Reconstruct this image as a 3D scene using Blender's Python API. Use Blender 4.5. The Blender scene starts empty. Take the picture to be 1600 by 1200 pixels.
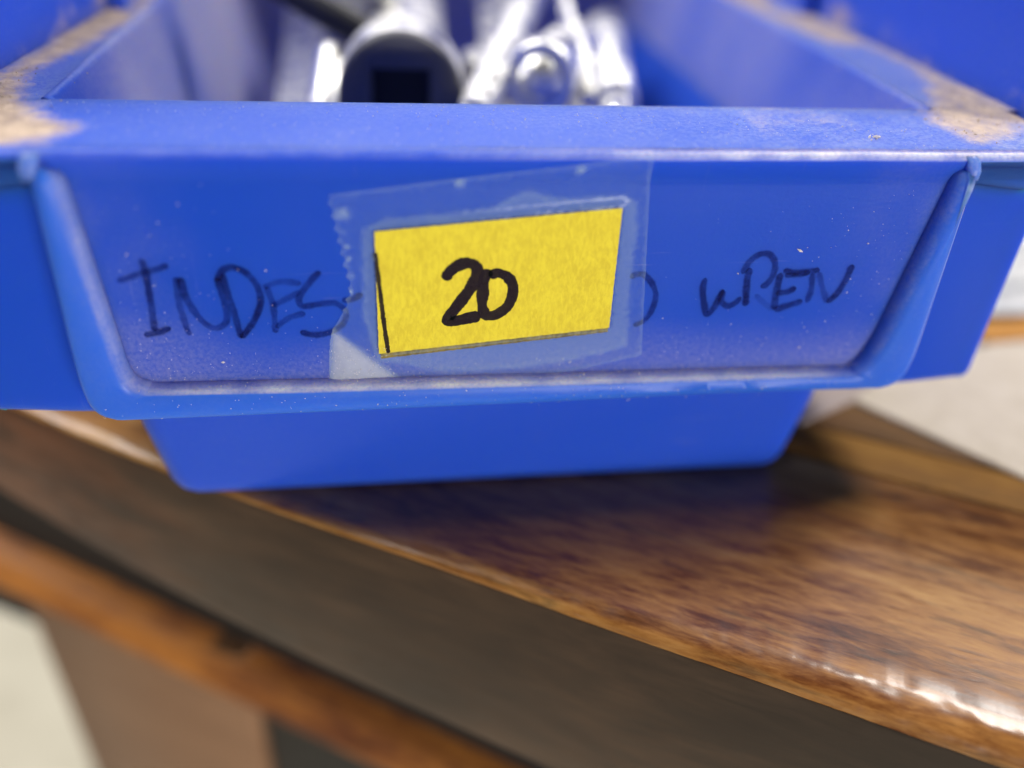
import bpy, bmesh, math, random
from mathutils import Vector, Matrix, noise, geometry
random.seed(7)
sc = bpy.context.scene
COL = sc.collection
MM = 0.001                                     # all shapes are written in millimetres

# ------------------------------------------------------------------ camera
CAM = Vector((-12.754, -68.471, 63.872)); YAW, PITCH, ROLL = -0.166252, 0.594069, 0.060078
FPX = 1323.9
fw = Vector((-math.sin(YAW)*math.cos(PITCH), math.cos(YAW)*math.cos(PITCH), -math.sin(PITCH)))
r0 = Vector((math.cos(YAW), math.sin(YAW), 0)); u0 = r0.cross(fw)
rt = math.cos(ROLL)*r0 + math.sin(ROLL)*u0
up = -math.sin(ROLL)*r0 + math.cos(ROLL)*u0
cd = bpy.data.cameras.new('camera'); cam = bpy.data.objects.new('camera', cd); COL.objects.link(cam)
m = Matrix((rt, up, -fw)).transposed().to_4x4(); m.translation = CAM*MM
cam.matrix_world = m
cd.sensor_width = 36; cd.lens = FPX/1600*36
cd.clip_start = 0.005; cd.clip_end = 50
cd.dof.use_dof = True
cd.dof.focus_distance = (Vector((2, -0.3, 26))-CAM).dot(fw)*MM
cd.dof.aperture_fstop = 6.4
sc.camera = cam

# ------------------------------------------------------------------ world and lamps
w = bpy.data.worlds.new('World'); sc.world = w; w.use_nodes = True
bg = w.node_tree.nodes['Background']; bg.inputs[0].default_value = (0.9, 0.86, 0.82, 1); bg.inputs[1].default_value = 0.06
def area(name, loc, tgt, size, power, colour, sy=None):
    d = bpy.data.lights.new(name, 'AREA'); o = bpy.data.objects.new(name, d); COL.objects.link(o)
    o.location = loc; o.rotation_euler = (Vector(tgt)-Vector(loc)).to_track_quat('-Z', 'Y').to_euler()
    d.size = size; d.energy = power; d.color = colour
    if sy: d.shape = 'RECTANGLE'; d.size_y = sy
    return o
area('ceiling_lamp', (0.66, 0.30, 1.02), (0, 0, 0.02), 0.30, 12.5, (1.0, 0.95, 0.88))
area('ceiling_panel', (-0.66, 0.33, 0.98), (0, 0, 0.02), 0.80, 21.0, (1.0, 0.96, 0.91))
area('back_lamp', (0.10, 1.60, 1.25), (0, 0, 0.02), 0.90, 11.0, (1.0, 0.96, 0.91))
area('front_fill', (0.46, -1.18, 0.0), (0, 0, 0.03), 0.70, 17.0, (1.0, 0.97, 0.94), 0.20)  # added fill at table height: lights the bin front, spares the tabletop
sc.view_settings.view_transform = 'Standard'; sc.view_settings.look = 'None'
sc.view_settings.exposure = 0; sc.view_settings.gamma = 1
sc.render.engine = 'CYCLES'; sc.cycles.use_denoising = True

# ------------------------------------------------------------------ helpers
def smooth(a, b, x):
    t = min(1, max(0, (x-a)/(b-a))); return t*t*(3-2*t)
def tag(o, label=None, cat=None, group=None, kind=None):
    for k, v in (('label', label), ('category', cat), ('group', group), ('kind', kind)):
        if v: o[k] = v
    return o
def empty(name, loc=(0, 0, 0), rz=0):
    o = bpy.data.objects.new(name, None); COL.objects.link(o); o.empty_display_size = 0.01
    o.location = Vector(loc)*MM; o.rotation_euler.z = rz; return o
def mesh(name, verts, faces, mat, parent=None, flat=False, attrs=None, sharp=40):
    me = bpy.data.meshes.new(name)
    me.from_pydata([Vector(v)*MM for v in verts], [], faces); me.validate()
    bm = bmesh.new(); bm.from_mesh(me)
    bmesh.ops.recalc_face_normals(bm, faces=bm.faces[:]); bm.to_mesh(me); bm.free()
    if attrs:
        for k, vals in attrs.items():
            a = me.attributes.new(k, 'FLOAT', 'POINT'); a.data.foreach_set('value', vals)
    if not flat:
        me.polygons.foreach_set('use_smooth', [True]*len(me.polygons))
        me.set_sharp_from_angle(angle=math.radians(sharp))
    o = bpy.data.objects.new(name, me); COL.objects.link(o)
    if mat: me.materials.append(mat)
    if parent: o.parent = parent
    return o
def grid(rows, closed_u=False, closed_v=False):
    """rows of equal length -> verts, quads"""
    n = len(rows); k = len(rows[0]); V = [p for r in rows for p in r]; F = []
    for i in range(n if closed_v else n-1):
        for j in range(k if closed_u else k-1):
            a = i*k+j; b = i*k+(j+1) % k; c = ((i+1) % n)*k+(j+1) % k; d = ((i+1) % n)*k+j
            F.append((a, b, c, d))
    return V, F
def inside(p, poly):
    x, y = p; r = False; n = len(poly)
    for i in range(n):
        x1, y1 = poly[i]; x2, y2 = poly[(i+1) % n]
        if (y1 > y) != (y2 > y) and x < (x2-x1)*(y-y1)/(y2-y1)+x1: r = not r
    return r
def sdist(p, poly):
    """signed distance, positive inside"""
    d = 1e9; P = Vector(p)
    for i in range(len(poly)):
        a = Vector(poly[i]); b = Vector(poly[(i+1) % len(poly)]); ab = b-a
        t = max(0, min(1, (P-a).dot(ab)/max(1e-9, ab.dot(ab)))); d = min(d, (P-a-ab*t).length)
    return d if inside(p, poly) else -d
def lathe(profile, a, b, seg=32, squash=None):
    """revolve (distance along a->b in mm, radius) pairs round the axis; radius may be a function of angle via squash"""
    a = Vector(a); ax = (Vector(b)-a).normalized(); s = ax.orthogonal().normalized(); t = ax.cross(s)
    rows = []
    for i, (d, r) in enumerate(profile):
        row = []
        for j in range(seg):
            th = 2*math.pi*j/seg; rr = r*(squash(i, th) if squash else 1)
            row.append(a+ax*d+(s*math.cos(th)+t*math.sin(th))*rr)
        rows.append(row)
    V, F = grid(rows, closed_u=True)
    if profile[0][1] > 0.01: F.append(tuple(range(seg)))
    if profile[-1][1] > 0.01: F.append(tuple(range((len(profile)-1)*seg, len(profile)*seg)))
    return V, F
def catmull(pts, step=0.12):
    P = [Vector(p) for p in pts]; P = [2*P[0]-P[1]]+P+[2*P[-1]-P[-2]]; out = []
    for i in range(1, len(P)-2):
        p0, p1, p2, p3 = P[i-1:i+3]; n = max(2, int((p2-p1).length/step))
        for k in range(n):
            t = k/n
            out.append(0.5*((2*p1)+(p2-p0)*t+(2*p0-5*p1+4*p2-p3)*t*t+(3*p1-p0-3*p2+p3)*t**3))
    out.append(P[-2]); return out

# ------------------------------------------------------------------ materials
class NT:
    def __init__(s, name):
        s.m = bpy.data.materials.new(name); s.m.use_nodes = True; s.t = s.m.node_tree
        s.b = s.t.nodes['Principled BSDF']; s.l = s.t.links.new
    def n(s, typ, **kw):
        x = s.t.nodes.new(typ)
        for k, v in kw.items(): setattr(x, k, v)
        return x
    def set(s, **kw):
        for k, v in kw.items():
            k = k.replace('_', ' ')
            for i in s.b.inputs:
                if i.name.lower() == k.lower():
                    i.default_value = (*v, 1) if isinstance(v, tuple) and len(v) == 3 and i.type == 'RGBA' else v
        return s
    def coord(s, scale=(1, 1, 1), rot=(0, 0, 0)):
        c = s.n('ShaderNodeTexCoord'); mp = s.n('ShaderNodeMapping')
        mp.inputs['Scale'].default_value = scale; mp.inputs['Rotation'].default_value = rot
        s.l(c.outputs['Object'], mp.inputs['Vector']); return mp.outputs[0]
    def noise(s, vec, scale, detail=3, rough=0.5, dist=0):
        x = s.n('ShaderNodeTexNoise'); s.l(vec, x.inputs['Vector'])
        x.inputs['Scale'].default_value = scale; x.inputs['Detail'].default_value = detail
        x.inputs['Roughness'].default_value = rough; x.inputs['Distortion'].default_value = dist
        return x.outputs['Fac']
    def rng(s, v, a, b, c=0.0, d=1.0):
        x = s.n('ShaderNodeMapRange'); x.interpolation_type = 'SMOOTHSTEP'
        s.l(v, x.inputs[0])
        for i, q in zip((1, 2, 3, 4), (a, b, c, d)): x.inputs[i].default_value = q
        return x.outputs[0]
    def math(s, op, a, b):
        x = s.n('ShaderNodeMath', operation=op)
        for i, q in ((0, a), (1, b)):
            if isinstance(q, (int, float)): x.inputs[i].default_value = q
            else: s.l(q, x.inputs[i])
        return x.outputs[0]
    def mix(s, f, a, b):
        x = s.n('ShaderNodeMix', data_type='RGBA')
        if isinstance(f, (int, float)): x.inputs[0].default_value = f
        else: s.l(f, x.inputs[0])
        for i, q in ((6, a), (7, b)):
            if isinstance(q, tuple): x.inputs[i].default_value = (*q, 1)
            else: s.l(q, x.inputs[i])
        return x.outputs[2]
    def ramp(s, f, stops):
        x = s.n('ShaderNodeValToRGB'); e = x.color_ramp.elements
        while len(e) < len(stops): e.new(0.5)
        for q, (p, c) in zip(e, stops): q.position = p; q.color = (*c, 1)
        s.l(f, x.inputs[0]); return x.outputs[0]
    def attr(s, name):
        x = s.n('ShaderNodeAttribute', attribute_name=name); return x.outputs['Fac']
    def bump(s, h, strength, dist):
        x = s.n('ShaderNodeBump'); x.inputs['Strength'].default_value = strength
        x.inputs['Distance'].default_value = dist; s.l(h, x.inputs['Height'])
        s.l(x.outputs[0], s.b.inputs['Normal'])
    def to(s, v, name): s.l(v, s.b.inputs[name])

BLUE = (0.008, 0.068, 0.53)
def blue_plastic(name, film=0.10, rough=0.34, film_col=(0.55, 0.48, 0.52), base=BLUE):
    """dyed polypropylene: slightly translucent, with a film of workshop dust that also carries painted brightness; thick dust follows the 'dust' attribute"""
    s = NT(name); v = s.coord()
    s.set(Subsurface_Weight=0.35, Subsurface_Radius=(0.25, 0.5, 1.0), Subsurface_Scale=0.005, IOR=1.45, Specular_IOR_Level=0.18)
    big = s.noise(v, 90, 3, 0.6); fine = s.noise(v, 2600, 4, 0.65); mid = s.noise(v, 420, 5, 0.65)
    dust = s.attr('dust')
    edge = s.math('ADD', dust, s.math('MULTIPLY', s.math('SUBTRACT', s.math('ADD', s.math('MULTIPLY', mid, 0.6), s.math('MULTIPLY', fine, 0.4)), 0.5), 1.1))
    thick = s.rng(edge, 0.12, 1.0)
    haze = s.math('MULTIPLY', s.rng(big, 0.3, 0.75, 0.1, 1.0), s.rng(fine, 0.35, 0.7, 0.5, 1.0))
    haze = s.math('MULTIPLY', haze, film)
    sc1 = s.noise(s.coord((60, 60, 2200), (0.25, 0.5, 0)), 1.0, 3, 0.6, 0.4); sc2 = s.noise(s.coord((2400, 90, 90), (0, 0.3, 0.4)), 1.0, 3, 0.6, 0.4)
    scr = s.math('ADD', s.rng(sc1, 0.66, 0.74), s.rng(sc2, 0.67, 0.75))
    haze = s.math('ADD', haze, s.math('MULTIPLY', scr, s.rng(big, 0.42, 0.7, 0.0, 0.14)))
    film2 = s.attr('film')
    haze = s.math('ADD', haze, s.math('MULTIPLY', film2, s.rng(fine, 0.3, 0.72, 0.35, 1.0)))
    c = s.mix(haze, base, film_col)
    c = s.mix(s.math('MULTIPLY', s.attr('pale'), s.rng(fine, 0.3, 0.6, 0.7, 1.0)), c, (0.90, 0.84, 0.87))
    sand = s.mix(s.rng(mid, 0.3, 0.7), (0.36, 0.28, 0.22), (0.55, 0.44, 0.355))
    c = s.mix(thick, c, sand)
    s.to(c, 'Base Color')
    s.to(s.mix(thick, (rough,)*3, (0.9,)*3), 'Roughness')
    s.to(s.rng(thick, 0, 1, 0.75, 0.0), 'Subsurface Weight')
    h = s.math('ADD', s.math('MULTIPLY', fine, 0.25), s.math('MULTIPLY', thick, s.noise(v, 1500, 4, 0.7)))
    s.bump(h, 0.28, 0.00025)
    return s.m
def wood(name, stops, rough=0.30, coat=0.3, spot=1.0, tint=0, nose=0, spec=0.38):
    s = NT(name)
    g = s.noise(s.coord((38, 210, 210)), 1.0, 7, 0.66, 0.35)
    f = s.noise(s.coord((170, 900, 900)), 1.0, 5, 0.7, 0.3)
    b = s.noise(s.coord((14, 60, 60)), 1.0, 3, 0.5, 0.4)
    k = s.math('ADD', s.math('MULTIPLY', g, 0.50), s.math('ADD', s.math('MULTIPLY', f, 0.36), s.math('MULTIPLY', b, 0.30)))
    c = s.ramp(k, stops)
    pores = s.rng(s.noise(s.coord((85, 620, 620)), 1.0, 4, 0.6, 0.5), 0.55, 0.70)
    c = s.mix(s.math('MULTIPLY', pores, 0.55*spot), c, (0.02, 0.010, 0.006))
    if tint:                                   # the far end of the edge board is redder, the near end darker
        sp = s.n('ShaderNodeSeparateXYZ'); s.l(s.n('ShaderNodeTexCoord').outputs['Object'], sp.inputs[0])
        xx = s.math('ADD', sp.outputs[0], s.math('MULTIPLY', s.math('SUBTRACT', b, 0.5), 0.06))
        c = s.mix(s.rng(xx, -0.066, -0.036, 1.0, 0.0), c, s.mix(s.rng(g, 0.35, 0.65), (0.040, 0.013, 0.005), (0.13, 0.046, 0.018)))
        c = s.mix(s.rng(xx, -0.005, 0.035, 0.0, 0.7), c, (0.014, 0.010, 0.007))
        c = s.mix(s.rng(s.noise(s.coord((22, 45, 45)), 1.0, 3, 0.6), 0.42, 0.66, 0.0, 0.55), c, (0.012, 0.008, 0.006))
    s.to(c, 'Base Color')
    s.to(s.rng(f, 0.3, 0.7, rough-0.06, rough+0.10), 'Roughness')
    s.set(Coat_Weight=coat, Coat_Roughness=0.16, IOR=1.5, Specular_IOR_Level=spec)
    if nose: s.to(s.math('ADD', s.math('MULTIPLY', s.attr('nose'), 0.28), coat), 'Coat Weight')
    s.bump(s.math('ADD', f, s.math('MULTIPLY', g, 1.2)), 0.10, 0.0002)
    return s.m
def chrome(name, col=(0.80, 0.80, 0.79), rough=0.12):
    s = NT(name); v = s.coord()
    s.set(Metallic=1.0, Base_Color=col)
    s.to(s.rng(s.noise(v, 300, 4, 0.6), 0.3, 0.7, rough*0.6, rough*1.8), 'Roughness')
    return s.m
def ink(name, col, a0, a1):
    s = NT(name); s.set(Base_Color=col, Roughness=0.7, Specular_IOR_Level=0.08)
    v = s.coord(); k = s.math('ADD', s.math('MULTIPLY', s.noise(v, 1800, 4, 0.6), 0.45), s.math('MULTIPLY', s.noise(v, 330, 3, 0.5), 0.55))
    s.to(s.math('MULTIPLY', s.attr('ink'), s.rng(k, 0.32, 0.66, a0, a1)), 'Alpha'); return s.m
def paper(name, c0, c1, scale=900, rough=0.8):
    s = NT(name); v = s.coord(); f = s.noise(s.coord((1.0, 1.0, 0.42)), scale, 5, 0.7, 0.4); f2 = s.noise(v, scale/8, 3, 0.5)
    s.to(s.mix(s.rng(s.math('ADD', s.math('MULTIPLY', f, 0.75), s.math('MULTIPLY', f2, 0.25)), 0.35, 0.65), c0, c1), 'Base Color')
    s.set(Roughness=rough); s.bump(f, 0.15, 0.0002); return s.m

# ------------------------------------------------------------------ traced outlines, millimetres on the bin's own surfaces
SANDL = [(-49.07, 11.47), (-48.95, 20.32), (-49.05, 37.4), (-47.83, 56.02), (-44.45, 51.52), (-44.85, 58.65), (-46.02, 67.98), (-42.67, 68.57), (-42.88, 58.95), (-42.94, 44.86), (-44.38, 36.29), (-44.52, 31.77), (-45.57, 27.52), (-46.65, 21.17), (-46.08, 16.7), (-44.68, 12.64), (-43.06, 11.34), (-41.43, 7.17), (-38.32, 4.69), (-39.69, 1.15), (-42.07, -0.09), (-44.52, -0.85)]
SANDR = [(52.82, 85.16), (49.79, 73.0), (46.7, 64.31), (51.6, 60.19), (52.42, 38.33), (52.98, 12.37), (52.78, 6.07), (49.94, 2.22), (49.68, 7.59), (43.29, 2.11), (41.13, 2.07), (40.02, 7.73), (41.73, 13.74), (43.36, 14.95), (48.09, 22.09), (49.98, 30.1), (50.12, 40.92), (45.35, 43.37), (44.32, 51.03), (41.88, 71.8), (41.72, 83.23)]
SANDF = [(21.27, 13.37), (25.83, 14.67), (34.11, 11.69), (31.05, 5.55), (26.75, 7.36), (21.98, 3.5), (19.95, 6.21)]
BIT = [(31.87, 4.63), (31.5, 2.44)]
TAPE = [(-17.75, 36.65), (9.54, 40.41), (11.5, 19.94), (5.05, 18.44), (-1.93, 17.49), (-3.83, 17.34), (-18.9, 17.72), (-18.76, 20.61), (-18.5, 22.7), (-18.2, 23.72), (-17.04, 25.7), (-16.4, 27.96)]
HALO = [(-15.01, 33.48), (-13.19, 34.46), (-7.73, 34.89), (-3.87, 35.46), (-2.25, 36.44), (-0.89, 37.01), (0.54, 36.43), (3.38, 36.19), (7.92, 36.52), (8.71, 35.81), (9.17, 33.26), (9.14, 29.44), (9.79, 21.11), (4.92, 19.79), (-1.37, 18.9), (-7.61, 18.76), (-14.27, 20.45), (-15.26, 24.65)]
PEEL = [(-18.2, 23.72), (-18.9, 17.72), (-11.81, 17.66)]
BUB_GLINT = [(-6.78, 37.81), (-16.64, 35.06), (3.39, 39.05), (-16.74, 33.49), (-16.5, 32.0), (-16.35, 30.78), (-16.34, 29.1), (-16.36, 27.64)]  # tape bubbles; the row down the serrated end paints its glints
YEL = [(-14.04, 33.46), (7.58, 35.5), (7.79, 23.34), (-14.12, 21.11)]
YLINE = [(-14.06, 31.51), (-13.8, 28.07), (-13.53, 24.44), (-13.23, 21.18)]
G_I = [[(-35.89, 28.97), (-34.73, 29.38), (-33.57, 29.82), (-32.44, 30.05), (-31.5, 30.46)], [(-33.59, 31.07), (-33.46, 29.82), (-33.5, 28.03), (-33.57, 26.19), (-33.74, 23.97)], [(-34.72, 23.56), (-33.3, 23.88), (-32.32, 24.32)]]
G_N = [[(-31.05, 29.27), (-31.21, 27.2), (-31.06, 25.05), (-30.82, 23.45)], [(-30.72, 29.26), (-30.5, 27.18), (-29.68, 25.15), (-28.68, 24.16), (-27.72, 24.47), (-27.32, 25.36), (-27.41, 27.11), (-27.7, 29.21)]]
G_D = [[(-27.21, 29.51), (-26.95, 27.63), (-26.66, 25.48), (-26.4, 23.03)], [(-27.75, 28.82), (-27.1, 29.84), (-26.28, 30.15), (-25.24, 29.63), (-24.44, 28.37), (-24.26, 26.77), (-25.01, 24.89), (-26.4, 23.03)]]
G_E = [[(-23.6, 28.22), (-23.24, 26.21), (-23.29, 23.51)], [(-23.94, 28.17), (-22.41, 28.67), (-20.6, 28.5)], [(-23.35, 26.27), (-22.0, 26.99), (-20.67, 27.71)], [(-23.23, 24.07), (-21.96, 25.03), (-20.51, 25.52)]]
G_S = [[(-18.9, 29.65), (-19.91, 28.54), (-20.91, 27.08), (-20.68, 26.21), (-19.15, 26.39), (-17.69, 26.41), (-16.92, 25.51), (-17.2, 24.35), (-18.41, 23.45), (-19.87, 23.18), (-21.15, 23.56)]]
G_DASH = [[(-17.19, 26.66), (-16.26, 26.83), (-15.31, 27.33)]]
G_O = [[(9.2, 28.51), (9.82, 28.84), (10.62, 28.73), (11.5, 27.75), (12.02, 26.5), (11.79, 24.8), (11.09, 23.75), (10.22, 23.36)]]
G_TWO = [[(-8.01, 28.71), (-7.48, 29.63), (-6.46, 30.3), (-5.48, 30.26), (-5.04, 29.45), (-5.43, 28.24), (-6.46, 26.6), (-7.71, 24.64), (-6.85, 24.51), (-5.67, 24.78), (-4.64, 24.97)]]
G_ZERO = [[(-3.79, 29.61), (-4.4, 28.93), (-4.5, 27.51), (-4.52, 25.95), (-4.06, 24.96), (-2.98, 25.18), (-2.05, 26.14), (-1.74, 27.7), (-2.22, 28.84), (-3.26, 29.37), (-3.98, 28.96)]]
G_WREN = [([(16.55, 28.37), (16.55, 27.02), (17.08, 25.2), (17.48, 24.41), (18.05, 25.18), (18.35, 26.29), (18.57, 27.11)], 0.8), ([(18.58, 27.04), (18.62, 25.87), (19.32, 25.29), (20.04, 25.55), (20.55, 26.24)], 0.7), ([(20.71, 29.37), (20.83, 27.62), (21.22, 25.22)], 1.2), ([(20.15, 28.71), (20.58, 29.97), (21.48, 30.74), (22.49, 30.65), (23.17, 29.74), (23.26, 28.53), (22.84, 27.58), (22.25, 27.32)], 0.75), ([(21.92, 26.49), (23.06, 25.49), (24.16, 24.72)], 0.28), ([(23.97, 28.78), (24.01, 26.73), (24.22, 24.75)], 0.95), ([(24.17, 29.05), (25.27, 28.76), (26.55, 28.81), (27.86, 29.02)], 0.85), ([(24.43, 28.48), (25.84, 28.55), (26.94, 28.8)], 0.7), ([(23.98, 26.59), (25.13, 26.7), (25.93, 27.17)], 0.8), ([(24.22, 24.75), (25.26, 25.08), (26.97, 25.68)], 1.1), ([(27.18, 28.66), (27.53, 27.07), (27.45, 25.46)], 0.7), ([(27.79, 28.79), (28.66, 27.05), (29.57, 25.41)], 0.45), ([(29.57, 25.41), (30.35, 26.45), (30.84, 27.98), (31.04, 29.55)], 1.1)]
M_BLUE = blue_plastic('blue_plastic', 0.012)
M_FRAME = blue_plastic('brightened_blue_plastic', 0.02, 0.32, base=(0.022, 0.125, 0.64))  # lighter base paints in the light that the raised arms catch
M_RIM = blue_plastic('blue_plastic_dusty_rim', 0.06, 0.42, (0.50, 0.55, 0.60))  # besides dust, the bluish film colour paints the ledge's reflected sheen
M_LINER = blue_plastic('blue_plastic_liner', 0.10, 0.45, (0.50, 0.47, 0.60))
M_WOOD = wood('brown_lacquered_wood', [(0.42, (0.022, 0.008, 0.003)), (0.50, (0.115, 0.036, 0.008)), (0.60, (0.275, 0.118, 0.027)), (0.74, (0.43, 0.23, 0.066))], rough=0.36, coat=0.20, nose=1)
M_WOODPALE = wood('honey_lacquered_wood', [(0.38, (0.12, 0.05, 0.012)), (0.55, (0.30, 0.145, 0.034)), (0.74, (0.42, 0.235, 0.065))], spot=0.5, rough=0.6, coat=0.0, spec=0.12)
M_WOODMID = wood('brown_matt_wood', [(0.38, (0.06, 0.027, 0.012)), (0.55, (0.17, 0.085, 0.035)), (0.74, (0.27, 0.15, 0.06))], rough=0.6, coat=0.0, spec=0.12)
M_WOODDARK = wood('shade_dark_edge', [(0.36, (0.014, 0.008, 0.004)), (0.55, (0.056, 0.031, 0.017)), (0.75, (0.105, 0.060, 0.033))], rough=0.42, coat=0.10, spec=0.25, spot=0.4, tint=1)  # shade on the table's front face, painted as darker wood
M_MOULD = wood('amber_lacquered_wood', [(0.42, (0.045, 0.018, 0.009)), (0.50, (0.15, 0.048, 0.018)), (0.62, (0.40, 0.15, 0.030))], rough=0.55, coat=0.08, spec=0.25, spot=0.0)
M_LEG = wood('plain_brown_wood', [(0.35, (0.15, 0.070, 0.032)), (0.70, (0.24, 0.125, 0.062))], rough=0.5, coat=0.1, spot=0.2)
M_BLACK = NT('shadow_black').set(Base_Color=(0.012, 0.010, 0.009), Roughness=0.6).m  # painted darkness for the shadowed recesses under the tabletop
M_CHROME = chrome('chrome_plated_steel', (0.88, 0.88, 0.87), 0.36)
M_SATIN = chrome('satin_steel', (0.62, 0.62, 0.60), 0.32)
M_DARKFACE = NT('dark_reflection_steel').set(Base_Color=(0.095, 0.095, 0.115), Metallic=0.0, Roughness=0.5).m  # dark surroundings reflected in the socket face, painted as its colour
M_BORE = NT('bore_shade').set(Base_Color=(0.006, 0.006, 0.006), Roughness=0.7).m  # near-black for the shade inside the socket bore
M_HANDLE = NT('dark_tool_grip').set(Base_Color=(0.012, 0.013, 0.022), Roughness=0.4).m
M_INKB = ink('faded_blue_black_marker', (0.003, 0.006, 0.055), 0.34, 0.80)
M_INKY = ink('black_marker', (0.012, 0.004, 0.009), 0.88, 1.0)
M_YEL = paper('yellow_paper', (0.63, 0.485, 0.014), (0.77, 0.63, 0.024), 2600)
M_DIRTY = paper('grimy_paper_edge', (0.09, 0.065, 0.012), (0.26, 0.19, 0.03), 1500)
M_CARD = paper('beige_card', (0.73, 0.64, 0.52), (0.83, 0.74, 0.62), 300)
M_PINK = paper('pale_pinkish_card', (0.52, 0.43, 0.40), (0.58, 0.49, 0.45), 300)
M_ORANGE = paper('orange_card', (0.62, 0.27, 0.05), (0.72, 0.34, 0.07), 300)
M_WHITE = paper('white_print_paper', (0.66, 0.67, 0.68), (0.76, 0.77, 0.78), 200)
M_GREY = NT('grey_print').set(Base_Color=(0.22, 0.25, 0.28), Roughness=0.7).m
M_FLOOR = paper('beige_floor', (0.50, 0.47, 0.38), (0.62, 0.59, 0.49), 30)
M_SPECK = NT('pale_lint').set(Base_Color=(0.66, 0.60, 0.58), Roughness=0.9).m

# ================================================================== floor and table
H = 40.6
FL = -620.0
o = mesh('floor', [(-3000, -3000, FL), (3000, -3000, FL), (3000, 3000, FL), (-3000, 3000, FL)], [(0, 1, 2, 3)], M_FLOOR)
tag(o, kind='structure')

TA = math.atan2(-0.481507, 0.876442)
table = tag(empty('wooden_table', (3.12, -13.38, 0), TA), 'brown lacquered wooden table with dark front edge, carrying the blue bin', 'table')
# table frame: x along the front edge, y inward, z up; y = 0 is the front face
X0, X1 = -330.0, 330.0
def board(name, y0, y1, z0, z1, mat, x0=X0, x1=X1, bev=0.5):
    prof = [(y0+bev, z1), (y1-bev, z1), (y1-bev*.3, z1-bev*.3), (y1, z1-bev), (y1, z0), (y0, z0), (y0, z1-bev), (y0+bev*.3, z1-bev*.3)]
    rows = [[(x, y, z) for y, z in prof] for x in (x0, x1)]
    V, F = grid(rows, closed_u=True); n = len(prof)
    F += [tuple(range(n)), tuple(range(n, 2*n))]
    return mesh(name, V, F, mat, table, sharp=30)
# front plank with the worn, rounded nose
xs = [X0+2*i for i in range(115)]+[-100+0.4*i for i in range(500)]+[100+5*i for i in range(47)]
R = 1.7
rows = []; nose = []
def bow(x): return 0.0011*min(0, max(-130, x)+22)**2
for x in xs:
    def wob(k, a): return a*(0.7*noise.noise(Vector((x*0.10, k*2.1, 0.0)))+0.6*noise.noise(Vector((x*0.45, k*4.7, 5.0)))+0.35*noise.noise(Vector((x*1.4, k*9, 2.0))))
    R = 0.55+1.0*smooth(-25, 15, x)+0.7*smooth(10, 45, x)
    prof = [(33.9, -6.0), (33.9, -0.25), (33.6, 0.0), (20.0, 0.0), (10.0, 0.0), (6, -0.02)]
    for k in range(9):
        a = k/8*math.pi/2; rr = R+wob(k*0.25, 0.04+0.07*R)
        prof.append((R+1.2-(rr+1.2)*math.sin(a), -0.05-R+rr*math.cos(a)))
    prof += [(-0.05+wob(3, .06), -R-0.35), (0.25, -R-0.55), (3.0, -R-0.6), (3.0, -6.0)]
    rows.append([(x, y+(bow(x) if y < 8 else bow(x)*(33.9-y)/25.9), z) for y, z in prof]); nose += [(0.25+0.75*smooth(-30, 12, x)) if 6 < i < 14 else (0.3 if i in (6, 14) else 0.0) for i in range(len(prof))]
V, F = grid(rows, closed_u=True)
mesh('plank', V, F, M_WOOD, table, sharp=50, attrs={'nose': nose})
board('plank', 34.05, 41.4, -6.0, -0.02, M_WOODPALE)
board('plank', 41.55, 95, -6.0, 0.0, M_WOODMID)
board('plank', 95.15, 160, -6.0, -0.03, M_WOODMID)
board('plank', 160.15, 260, -6.0, 0.0, M_WOODMID)
# dark front edge board, its lower arris not quite parallel to the top
rows = []
for x in [X0+10*i for i in range(67)]:
    zb = -29.0-0.105*max(-120, min(60, x)); zt = -0.42-(0.55+1.0*smooth(-25, 15, x)+0.7*smooth(10, 45, x)); prof = [(0.3, zt), (0.08, zt-.15), (0.0, zt-.5), (0.0, zb+1.6), (0.35, zb+.45), (1.3, zb), (30, zb), (30, -6.05), (3.05, -6.05), (3.05, zt)]
    rows.append([(x, y+bow(x), z) for y, z in prof])
V, F = grid(rows, closed_u=True); mesh('front_edge_board', V, F, M_WOODDARK, table, sharp=35)
# rounded moulding, set back below the edge board
rows = []
for x in [X0+10*i for i in range(67)]:
    zt = -56.3-0.105*max(-120, min(60, x)) ; h = 8.0
    prof = [(8+3.6*(1-math.sin(math.pi*k/8)), zt-h*k/8) for k in range(9)]+[(34, zt-h), (34, zt)]
    rows.append([(x, y, z) for y, z in prof])
V, F = grid(rows, closed_u=True); mesh('apron_moulding', V, F, M_MOULD, table, sharp=50)
board('apron', 15.0, 33.5, -70, -24, M_BLACK)  # blackened to paint the shadow gap above the moulding
def post(name, x0, x1, y0, y1, z0, z1, mat, b=1.2):
    lp = [(x0+b, y0), (x1-b, y0), (x1, y0+b), (x1, y1), (x0, y1), (x0, y0+b)]
    V = [(x, y, z1) for x, y in lp]+[(x, y, z0) for x, y in lp]; n = 6
    F = [tuple(range(n)), tuple(range(n, 2*n))]+[(i, (i+1) % n, n+(i+1) % n, n+i) for i in range(n)]
    return mesh(name, V, F, mat, table, sharp=60)
post('leg', -101, -53.5, 11.5, 58, FL, -50, M_LEG)
post('shadow_panel', -53.3, 300, 12.6, 60, -330, -58, M_BLACK)  # black sheet added for the deep shadow beside the leg

# ================================================================== the bin
bin_ = tag(empty('plastic_bin', (0, 40, 0)), 'dusty blue plastic parts bin with a taped yellow number on its front', 'storage bin')
bin_.location = (0, 0, 0)
def panel_y(z):                                # front panel: flat, coving out to the lip at the top
    return -0.62*smooth(37.6, 39.9, z)
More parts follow.
